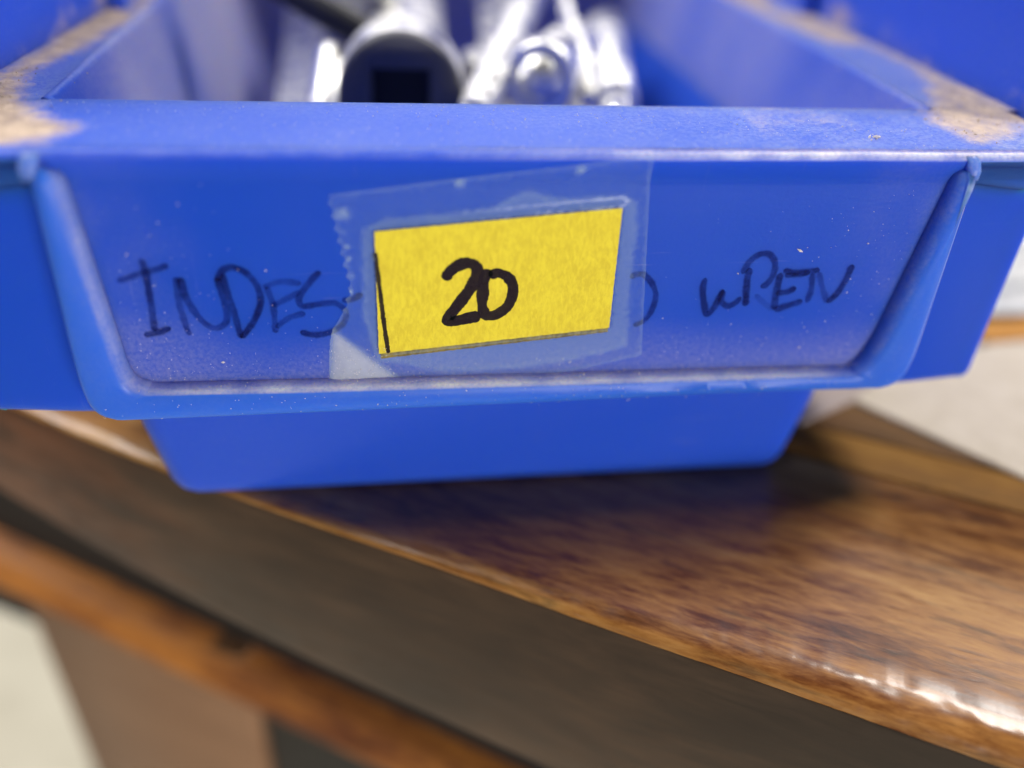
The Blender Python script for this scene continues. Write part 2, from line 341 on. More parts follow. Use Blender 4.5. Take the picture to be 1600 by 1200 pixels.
# outer skin: lip, front panel and the two wings wrapping round to the side skirts
path = []
def add(px, py, nx, ny, k): path.append((px, py, nx, ny, k))
XW = 53.6; RC = 3.2; YB = 134
for i in range(12): add(-XW, YB-(YB-RC)*i/11.0, -1, 0, 0)
for i in range(1, 6):
    a = math.pi+math.pi/2*i/6; add(-XW+RC+RC*math.cos(a), RC+RC*math.sin(a), math.cos(a), math.sin(a), 0)
x = -XW+RC
while x <= XW-RC+1e-6:
    add(x, 0, 0, -1, 1-smooth(38.6, 41.0, abs(x))); x += 0.4
for i in range(1, 6):
    a = 1.5*math.pi+math.pi/2*i/6; add(XW-RC+RC*math.cos(a), RC+RC*math.sin(a), math.cos(a), math.sin(a), 0)
for i in range(12): add(XW, RC+(YB-RC)*i/11.0, 1, 0, 0)
rows = []; film = []; lip_glint = []
for px, py, nx, ny, k in path:
    sag = 0.05*noise.noise(Vector((px*0.12, py*0.12, 0)))
    prof = [(-0.40, H), (0.05, H-0.02), (0.32, H-0.10), (0.52, H-0.26), (0.63, H-0.50), (0.65, H-0.75)]
    for z in (39.4, 39.0, 38.6, 38.2, 37.8, 37.4): prof.append((-panel_y(z)*(0.5+.5*k)-1.9*(1-k)*smooth(39.7, 39.3, z), z))
    ins = -1.9*(1-k)
    if k < 1: ins -= 0.9*smooth(41, 52, abs(px))*(1 if abs(ny) > .9 else 1)
    zb = 14.6+(1-k)*-0.9
    N = 26
    for i in range(1, N+1):
        z = 37.4+(zb+1.2-37.4)*i/N; prof.append((ins, z))
    prof += [(ins-0.12, zb+0.6), (ins-0.45, zb+0.15), (ins-0.9, zb), (ins-1.3, zb+0.2), (ins-1.5, zb+1), (ins-1.5, 34), (-1.8, 37), (-1.8, H-1.6)]
    row = []
    for off, z in prof:
        row.append((px+nx*off, py+ny*off, z+sag*(1 if z > 36 else 0)))
        f = 0.0
        if k > 0.5:
            f = 0.27*(1-smooth(17.5, 24.5, z+2.2*noise.noise(Vector((px*.10, 3, z*.1)))-1.2*smooth(25, 37, abs(px))))
            f += 0.13*smooth(26, 38, abs(px)+2*noise.noise(Vector((px*.2, z*.2, 9))))*(0.5+0.5*noise.noise(Vector((px*.3, z*.3, 2))))
        if z > H-0.3: f = 0.08+0.45*smooth(-10, 25, px)  # film here also paints the lip's highlight, stronger to the right
        film.append(max(0, f)); lip_glint.append((0.08+0.42*smooth(-12, 22, px))*(0.7+.6*noise.noise(Vector((px*.5, 2, z)))) if H-.55 < z < H-.05 and off > 0.2 else 0.0)  # white highlight painted along the lip edge
    rows.append(row)
V, F = grid(rows); n = len(V)
mesh('front_shell', V, F, M_BLUE, bin_, attrs={'dust': [0.0]*n, 'film': film, 'pale': lip_glint}, sharp=60)

# flat rim ledge round the opening, with the sand lying on it
def wall_x(side, y): return -(51.2-0.085*(y-5)) if side < 0 else 52.75-0.012*y
XI, YI = 42.4, 13.45
def sand(x, y):
    j = 0.9*noise.noise(Vector((x*0.22, y*0.22, 1)))+0.5*noise.noise(Vector((x*0.9, y*0.9, 4)))
    d = max(sdist((x, y), SANDL) if x < 0 else sdist((x, y), SANDR), -9)+j
    d += 0.5*noise.noise(Vector((x*2.2, y*2.2, 6)))
    v = smooth(-2.6, 2.3, d)*(1.0 if x < 0 else 0.80)
    if x > 0:
        v = max(v, 0.30*smooth(-3.0, 3.0, sdist((x, y), SANDF)+1.2*j))
    if y > 74: v = max(v, smooth(-.3, .4, noise.noise(Vector((x*0.3, y*0.05, 7)))))
    return v
def film_at(x, y):
    return 0.12+0.26*smooth(-8, 30, x+3*noise.noise(Vector((x*.1, y*.2, 0))))*(0.75+0.5*noise.noise(Vector((x*.25, y*.3, 3)))) + (0.12 if abs(x) > 42 else 0)
def bumpz(x, y, s): return 0.20*s*s*(0.5+0.8*noise.noise(Vector((x*1.3, y*1.3, 8))))
def rim(name, nx, ny, fx, fy, drop):
    rows = []; dust = []; film = []
    for j in range(ny+1):
        row = []
        for i in range(nx+1):
            x, y = fx(i/nx, j/ny), fy(i/nx, j/ny); s = sand(x, y)
            row.append((x, y, H+bumpz(x, y, s)*(0 if j in (0, ny) or i in (0, nx) else 1))); dust.append(s); film.append(film_at(x, y))
        rows.append(row)
    V, F = grid(rows)
    for (a, b) in drop: pass
    return mesh(name, V, F, M_RIM, bin_, attrs={'dust': dust, 'film': film}, sharp=60)
YF = 12.75
rim('rim_ledge', 150, 20, lambda u, v: -51+102.2*u, lambda u, v: 0.4+(YF-0.4)*v, [])
for side in (-1, 1):
    rim('rim_ledge', 14, 150, lambda u, v, s=side: s*(XI+0.65)+(wall_x(s, YF+(YB-YF)*v)-s*(XI+0.65))*u, lambda u, v: YF+(YB-4-YF)*v, [])
# liner: the inside walls and floor of the tray, rolling over from the ledge
def rr_loop(x0, x1, y0, y1, r, z, k=6):
    out = []
    for cx, cy, a0 in ((x1-r, y0+r, -90), (x1-r, y1-r, 0), (x0+r, y1-r, 90), (x0+r, y0+r, 180)):
        for i in range(k+1):
            a = math.radians(a0+90*i/k); out.append((cx+r*math.cos(a), cy+r*math.sin(a), z))
    return out
def dense(loop, step=2.0):
    out = []
    for i in range(len(loop)):
        a = Vector(loop[i]); b = Vector(loop[(i+1) % len(loop)]); n = max(1, int((b-a).length/step))
        out += [tuple(a+(b-a)*k/n) for k in range(n)]
    return out
ref = rr_loop(-1, 1, -1, 1, 0.1, 0)
def liner_loop(e, z, r):
    base = rr_loop(-XI+e, XI-e*1.0, YI+e, YB-4.0-e*.5, r, z); return base
loops = []
for e, z in [(-0.72, H), (-0.45, H-0.04), (-0.2, H-0.16), (-0.05, H-0.38), (0.0, H-0.7)]: loops.append(liner_loop(e, z, 1.2))
for i in range(1, 13):
    t = i/12; loops.append(liner_loop(7.5*t, H-0.7+(2.6-H)*t, 1.2+2*t))
loops.append(liner_loop(8.4, 2.0, 3)); loops.append(liner_loop(20, 1.9, 6))
# subdivide long sides so that the dust attribute has something to sit on
L2 = []
for lp in loops:
    out = []
    for i in range(len(lp)):
        a = Vector(lp[i]); b = Vector(lp[(i+1) % len(lp)])
        n = 40 if i % 7 == 6 else 1
        out += [tuple(a+(b-a)*k/n) for k in range(n)]
    L2.append(out)
V, F = grid(L2, closed_u=True); F.append(tuple(range(len(V)-len(L2[0]), len(V))))
ld = []; lf = []
for x, y, z in V:
    ld.append(0.0*smooth(-0.1, 0.5, noise.noise(Vector((y*0.09, x*0.02, z*0.015+4)))))
    lf.append((0.95 if x < -20 else 0.30)*smooth(-0.9, 0.4, noise.noise(Vector((y*0.06, x*.01, z*0.03))))*(smooth(18, 32, y) if x < 0 else 1)+0.05+0.35*smooth(85, 120, y))  # dust film, raised on the left and at the back to paint in light
mesh('tray_liner', V, F, M_LINER, bin_, attrs={'dust': ld, 'film': lf}, sharp=60)
# outer tray below the shell
def tray_loop(z):
    t = z/38.0; xl = -37.3-1.6*min(1, z/10)-5.5*max(0, (z-15)/23); xr = 33.4+1.3*min(1, z/10)+10*max(0, (z-15)/23)
    return rr_loop(xl, xr, 5.0-1.8*min(1, t*2.5)+3.2*max(0, (z-15)/23), 126+6*t, 3.0, z, 8)
loops = [rr_loop(-35.6, 31.8, 6.3, 124, 2.2, 0.0, 8), rr_loop(-36.5, 32.7, 5.5, 125, 2.6, 0.25, 8), rr_loop(-37.1, 33.2, 5.1, 125.6, 2.8, 0.8, 8)]
loops += [tray_loop(z) for z in (1.8, 4, 7, 10, 13, 16, 22, 30, 36)]
V, F = grid(loops, closed_u=True); F.append(tuple(range(len(loops[0]))))
mesh('tray_body', V, F, M_BLUE, bin_, attrs={'dust': [0.0]*len(V), 'film': [0.03]*len(V)}, sharp=60)
# upper side walls rising from the outer edge of the ledge, with a moulded rib on each
for side in (-1, 1):
    rows = []
    ys = [8.6, 9.5]+[11+3*i for i in range(42)]
    for zi in range(16):
        t = zi/15; z = H-0.6+(78-H)*t; rowi = []; rowo = []
        for y in ys:
            yy = y+(z-H)*0.42*max(0, 1-(y-8.6)/60); xx = wall_x(side, yy)+side*(1.6*t)
            if zi == 1: xx -= side*0.25
            rowi.append((xx, yy, z)); rowo.append((xx+side*2.0, yy, z))
        rows.append(rowi+rowo[::-1])
    V, F = grid(rows, closed_u=True); F += [tuple(range(len(rows[0]))), tuple(range(len(V)-len(rows[0]), len(V)))]
    ds = [0.75*(1-smooth(H, H+5, z+3*noise.noise(Vector((y*.2, 0, z*.2)))))*(0.4+0.9*noise.noise(Vector((y*.12, side*5, z*.1)))) for x, y, z in V]
    mesh('side_wall', V, F, M_BLUE, bin_, attrs={'dust': [max(0, d) for d in ds], 'film': [0.05]*len(V)}, sharp=40)
    y0 = 52 if side < 0 else 61
    xw = wall_x(side, y0+1)
    lp = [(xw+side*.4, y0), (xw-side*1.7, y0+.3), (xw-side*2.1, y0+.9), (xw-side*2.1, y0+2.4), (xw-side*1.7, y0+3), (xw+side*.4, y0+3.3)]
    rows = [[(x, y, z) for x, y in lp] for z in (H-.3, H+8, H+20, H+33)]
    V, F = grid(rows, closed_u=True); F += [tuple(range(6)), tuple(range(18, 24))]
    mesh('wall_rib', V, F, M_BLUE, bin_, attrs={'dust': [0.0]*len(V), 'film': [0.05]*len(V)}, sharp=40)
rows = [[(x, YB-4+0.03*(z-H), z) for x in (-54, -20, 20, 54)]+[(x, YB-2+0.03*(z-H), z) for x in (54, 20, -20, -54)] for z in (H-1, 60, 78)]
V, F = grid(rows, closed_u=True); F += [tuple(range(8)), tuple(range(16, 24))]
mesh('back_wall', V, F, M_LINER, bin_, attrs={'dust': [0.0]*len(V), 'film': [0.5]*len(V)})  # film brightens the unlit back wall in place of light

# raised card frame on the front: two arms and a bottom bar in one U
inner = [(-37.9, 38.7), (-37.7, 36.0), (-36.75, 23.5), (-36.55, 20.8), (-36.1, 19.4), (-35.0, 18.75), (-33.4, 18.55), (-20, 18.4), (0, 18.25), (20, 18.15), (32.6, 18.0), (33.8, 18.15), (34.7, 19.1), (35.25, 20.6), (35.9, 23.5), (37.75, 36.0), (38.0, 38.9)]
outer = [(-40.2, 39.5), (-40.3, 36.0), (-40.75, 23.0), (-40.7, 18.6), (-40.2, 16.4), (-38.8, 15.35), (-36.0, 15.15), (-20, 15.25), (0, 15.45), (20, 15.75), (35.5, 15.75), (38.0, 15.9), (39.5, 16.7), (40.1, 18.6), (40.15, 23.0), (39.75, 36.0), (39.7, 39.2)]
I = catmull(inner, 0.5); n = len(I)
def resample(pts, n):
    c = catmull(pts, 0.1); d = [0]
    for a, b in zip(c, c[1:]): d.append(d[-1]+(b-a).length)
    out = []; j = 0
    for i in range(n):
        t = d[-1]*i/(n-1)
        while j < len(d)-2 and d[j+1] < t: j += 1
        q = (t-d[j])/max(1e-9, d[j+1]-d[j]); out.append(c[j].lerp(c[j+1], q))
    return out
# resample both edges span by span so that corners stay paired
def spans(pts, counts):
    return [Vector(p) for p in pts], counts
def paired(inner, outer, step=0.6):
    ci = []; co = []
    def cr(P, i, t):
        p0 = P[max(0, i-1)]; p1 = P[i]; p2 = P[i+1]; p3 = P[min(len(P)-1, i+2)]
        return 0.5*((2*p1)+(p2-p0)*t+(2*p0-5*p1+4*p2-p3)*t*t+(3*p1-p0-3*p2+p3)*t**3)
    A = [Vector(p) for p in inner]; B = [Vector(p) for p in outer]
    for i in range(len(A)-1):
        k = max(3, int((A[i+1]-A[i]).length/step))
        lin = (A[i+1]-A[i]).length > 4
        for q in range(k):
            t = q/k
            ci.append(A[i].lerp(A[i+1], t) if lin else cr(A, i, t)); co.append(B[i].lerp(B[i+1], t) if lin else cr(B, i, t))
    ci.append(A[-1]); co.append(B[-1]); return ci, co
ci, co = paired(inner, outer)
rows = []; dust = []; film = []; pale = []
FY = -1.75; total = len(ci)-1
for i, (a, b) in enumerate(zip(ci, co)):
    d = (b-a); L = d.length; d /= L
    horiz = smooth(0.5, 0.9, abs(d.y)); tipk = min(i, total-i)
    f = FY
    if tipk < 4: f = FY+[0.75, 0.35, 0.12, 0.03][tipk]
    wob = 0.05*noise.noise(Vector((a.x*.2, a.y*.2, 0)))
    hz = horiz; m1 = lambda a_, b_: a_*(1-hz)+b_*hz
    prof = [(m1(-.05, 0.02), m1(0.3, 0.10)), (m1(0.12, 0.10), m1(f+1.1, f+0.95)), (m1(0.38, 0.24), m1(f+0.62, f+0.42)), (m1(0.68, 0.40), m1(f+0.30, f+0.15)), (m1(1.0, 0.55), m1(f+0.10, f+0.03)+wob), (1.45, f-0.03+wob), (L*0.6, f-0.06), (L-0.9, f), (L-0.45, f+0.14), (L-0.14, f+0.45), (L, f+0.95), (L+0.02, 0.6), (L+0.02, 2.6)]
    row = []
    for j, (t, y) in enumerate(prof):
        p = a+d*t; row.append((p.x, y, p.y))
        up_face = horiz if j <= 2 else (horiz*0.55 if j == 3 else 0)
        dust.append(0.0); pale.append(((0.95*horiz+0.25*(1-horiz)*(i < total/2))*(0.35, 0.7, 1.0, 0.5, 0, 0, 0, 0, 0, 0, 0, 0, 0)[j]+(0.95*(1-horiz)*(i > total/2) if j in (9, 10) else 0))*(0.75+0.5*noise.noise(Vector((a.x*.35, a.y*.35, 4))))); film.append(((0.30+0.3*horiz) if j <= 3 else 0.06)*(0.5+0.6*noise.noise(Vector((a.x*.5, a.y*.5, j)))))  # pale: dust line along the bar, painted highlights on the arm edges
    rows.append(row)
V, F = grid(rows); F += [tuple(range(13)), tuple(range(len(V)-13, len(V)))]
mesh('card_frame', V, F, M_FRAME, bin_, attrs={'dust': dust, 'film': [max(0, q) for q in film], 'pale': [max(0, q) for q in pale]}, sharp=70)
# little webs that join the arm tops to the lip
for sx, x0, x1 in ((-1, -40.9, -39.5), (1, 38.9, 40.1)):
    lp = [(x0, 1.5), (x0, -1.0), (x0+.25, -1.4), (x1-.25, -1.4), (x1, -1.0), (x1, 1.5)]
    rows = []
    for z, k in ((38.4, 1.0), (39.2, 1.0), (39.9, .8), (40.35, .45)):
        rows.append([(x+sx*(1-k)*.8*-1, y*k if y < 0 else y, z) for x, y in lp])
    V, F = grid(rows, closed_u=True); F.append(tuple(range(18, 24)))
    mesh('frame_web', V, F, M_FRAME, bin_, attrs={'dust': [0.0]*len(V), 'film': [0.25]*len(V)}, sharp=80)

# handwriting on the panel: each word a ribbon of marker ink a hair above the plastic
def ribbon(strokes, width, y0, dy, jit=0.08, soft=0.45, power=None):
    V = []; F = []; K = []
    for si, st in enumerate(strokes):
        c = catmull(st, 0.09); n = len(c); y = y0-dy*si; base = len(V); pw = power[si] if power else 0.85
        for i, p in enumerate(c):
            t = (c[min(n-1, i+1)]-c[max(0, i-1)]).normalized(); nn = Vector((-t.y, t.x))
            wd = width/2*(1+0.25*noise.noise(Vector((p.x*.9, p.y*.9, si))))*(0.8+0.25*min(1.2, pw))
            e = min(i, n-1-i)*0.09/(width/2); cap = math.sqrt(max(0.02, 1-(1-min(1, e))**2)); wd *= cap
            pool = 1+0.25*(1-min(1, e/3))
            for k, s in enumerate((-1, -0.55, 0.0, 0.55, 1)):
                j = jit*noise.noise(Vector((p.x*6+k, p.y*6, si*3))) if abs(s) == 1 else 0
                q = p+nn*(s*wd+j); V.append((q.x, y, q.y)); K.append(min(1.0, pw*pool*(soft if abs(s) == 1 else 1.0)))
            if i:
                for k in range(4): F.append((base+5*i-5+k, base+5*i+k, base+5*i+k+1, base+5*i-4+k))
    return V, F, {'ink': K}
for word, pw in (([G_I, G_N, G_D, G_E, G_S], [.6, .85, .85, .6, .8, .75, .95, .6, .55, .5, .6, .75, .85]), ([G_DASH], [.7]), ([G_O], [.8])):
    V, F, A = ribbon([s for g in word for s in g], 0.72, -0.020, 0.0025, 0.10, 0.15, pw)
    mesh('handwriting', V, F, M_INKB, bin_, flat=True, attrs=A)
V, F, A = ribbon([s for s, p in G_WREN], 0.80, -0.020, 0.0025, 0.10, 0.12, [p for s, p in G_WREN])
mesh('handwriting', V, F, M_INKB, bin_, flat=True, attrs=A)

# ================================================================== yellow label and tape
label = tag(empty('yellow_label', (0, 0, 0)), 'yellow paper label with a handwritten 20, taped to the front of the blue bin', 'label')
def slab(name, poly, y0, y1, mat, parent=None, jit=0.0):
    ring = []
    for i in range(len(poly)):
        a = Vector(poly[i]); b = Vector(poly[(i+1) % len(poly)]); n = max(1, int((b-a).length/0.25))
        nn = Vector(((b-a).y, -(b-a).x)).normalized()
        for k in range(n):
            p = a+(b-a)*k/n; j = jit*noise.noise(Vector((p.x*5, p.y*5, 0)))*(1 if k else 0); ring.append(p+nn*j)
    n = len(ring); V = [(p.x, y1, p.y) for p in ring]+[(p.x, y0, p.y) for p in ring]
    F = [tuple(range(n)), tuple(range(n, 2*n))]+[(i, (i+1) % n, n+(i+1) % n, n+i) for i in range(n)]
    return mesh(name, V, F, mat, parent, flat=True)
slab('paper_front', YEL, -0.275, -0.305, M_YEL, label, 0.05)
slab('paper_back', [(-13.98, 32.6), (7.5, 35.2), (7.72, 22.85), (-13.95, 20.55)], -0.03, -0.27, M_DIRTY, label, 0.10)
V, F, A = ribbon([YLINE], 0.40, -0.31, 0, 0.08, 0.9, [0.9]); mesh('ink_line', V, F, M_INKY, label, flat=True, attrs=A)
V, F, A = ribbon(G_TWO, 1.08, -0.315, 0, 0.07, 0.95, [1.0]); mesh('handwritten_digit', V, F, M_INKY, label, flat=True, attrs=A)
V, F, A = ribbon(G_ZERO, 1.0, -0.318, 0, 0.07, 0.95, [1.0]); mesh('handwritten_digit', V, F, M_INKY, label, flat=True, attrs=A)

TP = []
n = len(TAPE)
for i in range(n):
    a = Vector(TAPE[i]); b = Vector(TAPE[(i+1) % n]); L = (b-a).length; nn = Vector(((b-a).y, -(b-a).x)).normalized()
    m_ = max(1, int(L/0.15)); saw = i >= n-3 or i == n-1
    for k in range(m_):
        p = a+(b-a)*k/m_; s_ = 0
        if i == n-1 or i == n-2: s_ = 0.36*(abs(math.sin(math.pi*(L*k/m_)/1.15))-0.55)
        elif 6 <= i <= 8: s_ = 0.10*noise.noise(Vector((p.x*3, p.y*3, 0)))
        else: s_ = 0.04*noise.noise(Vector((p.x*.8, p.y*.8, 0)))
        TP.append(p+nn*s_)
pts = list(TP)
x = -19.0
while x < 12:
    z = 17.0
    while z < 41:
        q = (x+0.12*math.sin(z*9), z+0.12*math.sin(x*7))
        if sdist(q, TAPE) > 0.3: pts.append(Vector(q))
        z += 0.42
    x += 0.42
vo, _, fo, *_r = geometry.delaunay_2d_cdt(pts, [(i, (i+1) % len(TP)) for i in range(len(TP))], [], 1, 1e-5)
V = []; gap = []; peel = []; bub = []; over = []; rim_ = []
for p in vo:
    q = (p.x, p.y); dl = sdist(q, YEL); dh = sdist(q, HALO); dp = sdist(q, PEEL)
    lift = 0.07+0.28*smooth(-1.0, 0.0, dl)
    wav = 0.05*noise.noise(Vector((p.x*.5, p.y*.5, 3)))*smooth(-1.5, -0.6, -abs(dl))
    cr = Vector((p.x+18.9, p.y-17.72)).length
    pl = smooth(-0.4, 0.5, dp)
    lift += 0.6*smooth(6.5, 0, cr)*smooth(-0.3, 2.0, dp)
    bb = 0
    for bx, bz in BUB_GLINT:
        r = 0.45 if bx > -8 else (0.55 if bz > 34.8 else 0.24)
        bb = max(bb, 1-smooth(r*.6, r*1.5, math.hypot(p.x-bx, (p.y-bz)*1.2)))
    lift += 0.16*bb
    V.append((p.x, panel_y(p.y)-lift-abs(wav), p.y))
    gap.append(smooth(-0.30, 0.30, dh+.25*noise.noise(Vector((p.x*.8, p.y*.8, 1))))*(1-smooth(-0.2, 0.2, dl))); peel.append(pl); bub.append(bb); rim_.append(1-smooth(0.05, 0.28, sdist(q, TAPE))+0.8*(1-smooth(0.0, 0.35, abs(dh-.1)))*(dl < -.1)); over.append(smooth(-0.25, 0.1, dl))
s = NT('frosted_tape')
g = s.attr('gap'); pe = s.attr('peel'); bu = s.attr('bubble_glint'); v = s.coord(); f = s.noise(v, 2200, 4, 0.6)
al = s.math('ADD', s.math('MULTIPLY', g, 0.13), s.math('ADD', s.math('MULTIPLY', pe, 0.42), s.math('MULTIPLY', bu, 0.30)))
al = s.math('ADD', al, s.rng(f, 0.3, 0.7, 0.045, 0.08)); al = s.math('ADD', al, s.math('MULTIPLY', s.attr('rim'), 0.10)); al = s.math('MULTIPLY', al, s.rng(s.attr('over'), 0, 1, 1.0, 0.15)); s.to(al, 'Alpha')
s.to(s.mix(pe, (0.46, 0.63, 0.74), (0.66, 0.70, 0.72)), 'Base Color'); s.set(IOR=1.45); s.to(s.rng(pe, 0, 1, 0.18, 0.6), 'Roughness')
s.bump(s.noise(v, 900, 3, 0.5), 0.12, 0.0002)
tp = mesh('clear_tape', V, [tuple(q) for q in fo], s.m, attrs={'gap': gap, 'peel': peel, 'bubble_glint': bub, 'over': over, 'rim': rim_}, sharp=80)
tag(tp, 'strip of frosted clear tape with a serrated left end over the yellow label', 'tape')

# ================================================================== loose lint and dust grains
V = []; F = []
def grain(x, y, z, r):
    b = len(V); e = [Vector((random.gauss(0, 1), random.gauss(0, 1), random.gauss(0, 1))).normalized() for _ in range(2)]
    a1 = e[0]; a2 = a1.cross(e[1]).normalized(); a3 = a1.cross(a2); s1 = r*random.uniform(.8, 2.2)
    for q in (a1*s1, -a1*s1, a2*r, -a2*r, a3*r*.7, -a3*r*.7): V.append((x+q.x, y+q.y, z+q.z))
    for t in ((0, 2, 4), (0, 4, 3), (0, 3, 5), (0, 5, 2), (1, 4, 2), (1, 3, 4), (1, 5, 3), (1, 2, 5)): F.append(tuple(b+i for i in t))
for _ in range(480):
    u = random.random()
    if u < 0.55: x, z = random.uniform(-36, 35.5), 18.3+abs(random.gauss(0, 3.0))
    elif u < 0.75: x, z = 36-abs(random.gauss(0, 5)), random.uniform(19, 37)
    elif u < 0.9: x, z = -36.5+abs(random.gauss(0, 5)), random.uniform(19, 36)
    else: x, z = random.uniform(-36, 36), random.uniform(18, 38)
    if z < 38 and not (-18.5 < x < 11 and 20 < z < 40): grain(x, -0.03, z, random.choice((.02, .025, .03, .03, .04, .06)) if random.random() < .98 else .12)
for _ in range(160): grain(random.uniform(-18.6, -13), -0.75, random.uniform(17.9, 22), random.uniform(.015, .05))
for _ in range(260): grain(random.uniform(-36, 36), random.uniform(-1.5, -0.5), 18.45+random.uniform(-.15, .15), random.uniform(.03, .07))
for _ in range(500):
    x, y = random.uniform(-46, 46), random.uniform(0, 12.5)
    grain(x, y, H+0.02, random.choice((.03, .04, .05, .06)))
for _ in range(120): grain(random.uniform(-40, 39), -2.08, random.uniform(15.8, 17.9), random.uniform(.03, .06))
for _ in range(10): grain(31.7+random.gauss(0, .35), 3.6+random.gauss(0, .6), H+.08, random.uniform(.06, .20))
grain(20.9+4.4, -0.05, 31.1, .2)
tag(mesh('dust_grains', V, F, M_SPECK, flat=True), kind='stuff')

V = []; F = []
k = 0
while k < 1500:
    r_ = random.random()
    if r_ < .5: x, y = random.uniform(39.5, 52), random.uniform(1.5, 34)
    else: x, y = random.uniform(-48.5, -37), random.uniform(0.8, 34)
    k += 1
    v_ = sand(x, y)
    if random.random() < v_*v_+0.02: grain(x, y, H+bumpz(x, y, v_)+.01, random.choice((.04, .05, .06, .08, .11)))
M_SAND = paper('sand_grain', (0.36, 0.28, 0.22), (0.56, 0.45, 0.37), 900, 0.95)
tag(mesh('sand_grains', V, F, M_SAND, flat=True), kind='stuff')

# ================================================================== tools inside the tray
def tool(name, label_, cat, base, group=None): return tag(empty(name, base), label_, cat, group)
def part(name, prof, a, b, mat, root, seg=32, squash=None, sharp=40):
    V, F = lathe(prof, a, b, seg, squash); o = root.location/MM
    return mesh(name, [Vector(v)-o for v in V], F, mat, root, sharp=sharp)
hexr = lambda i, th: math.cos(math.pi/6)/math.cos((th % (math.pi/3))-math.pi/6)
sqr = lambda i, th: math.cos(math.pi/4)/math.cos((th % (math.pi/2))-math.pi/4)
def socket(label_, a, b, r0, r1, L, dark=True, solid=False, group='sockets lying in the bin'):
    """deep socket: a = open end centre, b gives the axis"""
    t = tool('socket', label_, 'socket', a, group)
    part('socket_body', [(1.2, r0*.985), (L*.14, r0), (L*.19, r1*1.06), (L*.24, r1), (L-1.2, r1), (L-.3, r1*.96), (L, r1*.86)], a, b, M_CHROME, t, 48)
    part('socket_face', [(9, r0*.62), (.5, r0*.62), (.1, r0*.64), (0, r0*.67), (0, r0*.91), (.25, r0*.955), (.7, r0*.985), (1.18, r0*.985)], a, b, M_DARKFACE if dark else M_CHROME, t, 48, lambda i, th: sqr(i, th) if i < 4 else 1)
    if solid: part('end_ball', [(-1.6, .02), (-1.5, r0*.25), (-1.0, r0*.48), (-.2, r0*.62), (1.5, r0*.66)], a, b, M_CHROME, t, 48)
    else: part('drive_bore', [(0.9, r0*.61), (1.2, r0*.60), (1.3, .02)], a, b, M_BORE, t, 48, sqr)
    return t
socket('large socket with a dark ringed open end facing the front of the bin', (-10.8, 38, 33.9), (-9.3, 80, 34.0), 7.9, 6.3, 62)
socket('small bright ball ended socket with twin highlights, right of the dark ringed socket', (6.6, 40, 36.0), (14.5, 60, 34.5), 4.7, 4.4, 26, False, True)
socket('slim bright socket leaning at the left of the dark ringed socket', (-20.9, 46, 28.5), (-19.3, 54, 35.0), 2.9, 2.6, 11, False, True)
t = tool('extension_bar', 'long straight chrome extension bar between the large and small sockets', 'extension bar', (-3, 30, 33))
part('shaft', [(0, 2.1), (4, 2.3), (70, 2.3), (72, 3.2), (84, 3.2), (85, 2.6)], (-2.6, 30, 34.3), (13, 92, 36.6), M_CHROME, t)
part('drive_tip', [(-7, 1.5), (-6.6, 1.9), (0.2, 1.9)], (-2.6, 30, 34.3), (13, 92, 36.6), M_CHROME, t, 24, sqr)
t = tool('hex_socket_bit', 'tall chrome hex bit holder standing at the right of the tools', 'bit holder', (17, 40, 34))
part('holder_body', [(0, 2.8), (.6, 3.1), (40, 3.1), (41, 3.6), (58, 3.6), (59, 3.2)], (16.8, 40, 33), (27.5, 92, 30.5), M_CHROME, t, 48)
part('hex_shank', [(-9, 1.6), (-8.6, 2.0), (.2, 2.0)], (16.8, 40, 33), (27.5, 92, 30.5), M_CHROME, t, 24, hexr)
t = tool('hex_key', 'thin bent chrome hex key beside the tall bit holder', 'hex key', (13.2, 42, 36))
V, F = [], []
cp = catmull([(12.8, 38, 34.0), (13.6, 46, 37.0), (13.9, 56, 38.5), (14.8, 68, 40.2), (17.0, 82, 42)], 1.0)
rows = []
for i, p in enumerate(cp):
    tt = (cp[min(i+1, len(cp)-1)]-cp[max(0, i-1)]).normalized(); s_ = tt.cross(Vector((0, 0, 1))).normalized(); q_ = s_.cross(tt)
    rows.append([p+(s_*math.cos(a*math.pi/3)+q_*math.sin(a*math.pi/3))*1.0-Vector((13.2, 42, 36)) for a in range(6)])
V, F = grid(rows, closed_u=True); F += [tuple(range(6)), tuple(range(len(V)-6, len(V)))]
mesh('key_rod', V, F, M_CHROME, t, flat=True)
t = tool('ratchet', 'ratchet with a dark grip slanting across the left of the tools', 'ratchet', (-24, 60, 40))
part('grip', [(0, 1.2), (.8, 1.9), (26, 2.1), (27, 1.5)], (-34, 66, 45.5), (-18.2, 55, 39.3), M_HANDLE, t, 24)
part('ratchet_head', [(0, 4.5), (.8, 5.4), (6, 5.4), (7, 4.4)], (-15.6, 66, 39.0), (-15.2, 70, 45), M_SATIN, t, 40)
t = tool('wrench', 'flat satin steel wrench lying at the left wall of the bin', 'wrench', (-26, 54, 23))
def flat_bar(name, pts, th, mat, root, rz, tilt):
    n = len(pts); V = [(x, y, th/2) for x, y in pts]+[(x, y, -th/2) for x, y in pts]
    F = [tuple(range(n)), tuple(range(n, 2*n))]+[(i, (i+1) % n, n+(i+1) % n, n+i) for i in range(n)]
    M = Matrix.Rotation(rz, 4, 'Z') @ Matrix.Rotation(tilt, 4, 'X')
    return mesh(name, [M @ Vector(v) for v in V], F, mat, root, flat=True)
flat_bar('shank', [(-2.6, 4), (2.6, 4), (3.4, 60), (-3.4, 60)], 3.0, M_SATIN, t, 0.02, 0.10)
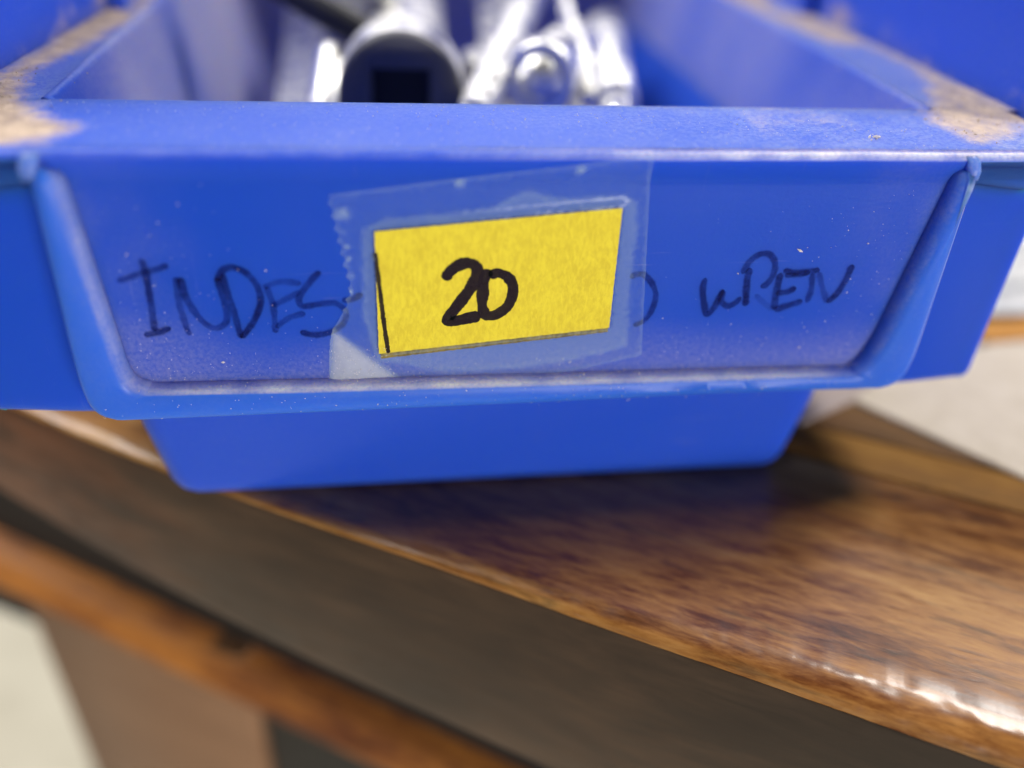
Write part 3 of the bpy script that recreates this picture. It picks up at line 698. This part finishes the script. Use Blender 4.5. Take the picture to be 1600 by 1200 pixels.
flat_bar('open_jaw', [(-2.6, 4.2), (-6.0, 1), (-6.6, -5), (-4.6, -9), (-3.2, -8), (-3.0, -2.5), (0, -1), (3.0, -2.5), (3.2, -8), (4.6, -9), (6.6, -5), (6.0, 1), (2.6, 4.2)], 4.0, M_SATIN, t, 0.02, 0.10)
t = tool('wrench', 'slim satin steel wrench lying behind the bright ball ended socket', 'wrench', (4, 62, 32.5))
flat_bar('shank', [(-2.4, 0), (2.4, 0), (3.0, 55), (-3.0, 55)], 3.0, M_SATIN, t, -0.10, 0.07)
flat_bar('ring_end', [(5*math.cos(a*math.pi/8), -3+5*math.sin(a*math.pi/8)) for a in range(16)], 4.2, M_SATIN, t, -0.10, 0.07)
# more of the pile, underneath what shows
socket('socket at the bottom of the pile, below the large dark ringed one', (-13, 34, 17), (-12, 80, 16), 8.2, 7.4, 58, True)
socket('short socket at the bottom of the pile, below the extension bar', (3, 36, 17), (8, 80, 18), 8.4, 8.0, 50, False)
socket('short socket at the bottom of the pile, near the right wall', (20, 42, 19), (24, 80, 18), 8.0, 7.4, 48, False)
socket('short socket at the bottom of the pile, near the left wall', (-25, 40, 15), (-22, 80, 18), 7.0, 6.4, 48, False)

# ================================================================== papers behind, on the table
def sheet(name, poly, z, th, mat, label_, cat):
    ring = dense([(x, y, 0) for x, y in poly], 2.0); n = len(ring)
    top = [(x, y, z+th+0.06*noise.noise(Vector((x*.2, y*.2, 0)))) for x, y, _ in ring]; bot = [(x, y, z) for x, y, _ in ring]
    F = [tuple(range(n)), tuple(range(n, 2*n))]+[(i, (i+1) % n, n+(i+1) % n, n+i) for i in range(n)]
    return tag(mesh(name, top+bot, F, mat, flat=True), label_, cat)
sheet('card_sheet', [(48.5, 17.6), (62.2, 0.6), (95, -40), (130, -20), (92, 32), (77, 30.5), (60, 26)], 0.05, 0.5, M_CARD, 'flat beige card lying on the table right of the bin', 'card')
sheet('card_sheet', [(38.9, 13.1), (48.3, 17.5), (59.8, 26.1), (76, 31), (70, 60), (39, 60)], 0.05, 0.45, M_PINK, 'pale pinkish card tucked beside the bin at the table corner', 'card')
sheet('card_strip', [(76.6, 30.9), (92, 32.5), (120, 36), (118, 42), (75, 36.5)], 0.05, 0.9, M_ORANGE, 'narrow orange card strip between the beige card and the white paper', 'card')
pr = tag(empty('printed_paper', (95, 55, 0)), 'crumpled white paper with grey print at the far right, behind the bin', 'paper')
rows = []
for j in range(25):
    row = []
    for i in range(25):
        x = -21+2.6*i; y = -18+2.6*j
        z = 1.2+0.30*max(0, j-3)+2.2*noise.noise(Vector((x*.07, y*.07, 2)))+.8*abs(noise.noise(Vector((x*.2, y*.2, 5))))
        row.append((x, y, max(0.1, z)))
    rows.append(row)
V, F = grid(rows); mesh('paper_sheet', V, F, M_WHITE, pr, sharp=25)
def pz(x, y):
    i = min(23.99, max(0, (x+21)/2.6)); j = min(23.99, max(0, (y+18)/2.6)); a, b = int(i), int(j); p, q = i-a, j-b
    g_ = lambda m_, k: rows[k][m_][2]
    return (g_(a, b)*(1-p)+g_(a+1, b)*p)*(1-q)+(g_(a, b+1)*(1-p)+g_(a+1, b+1)*p)*q
for k in range(7):
    y = -10+5*k; V = []; F = []
    for i in range(60):
        x = -19+i*0.6; V += [(x, y+0.12*x, pz(x, y+.12*x)+.12), (x, y+.9+.12*x, pz(x, y+.9+.12*x)+.12)]
        if i and (i//9+k) % 4: F.append((2*i-2, 2*i, 2*i+1, 2*i-1))
    mesh('print_line', V, F, M_GREY, pr, flat=True)
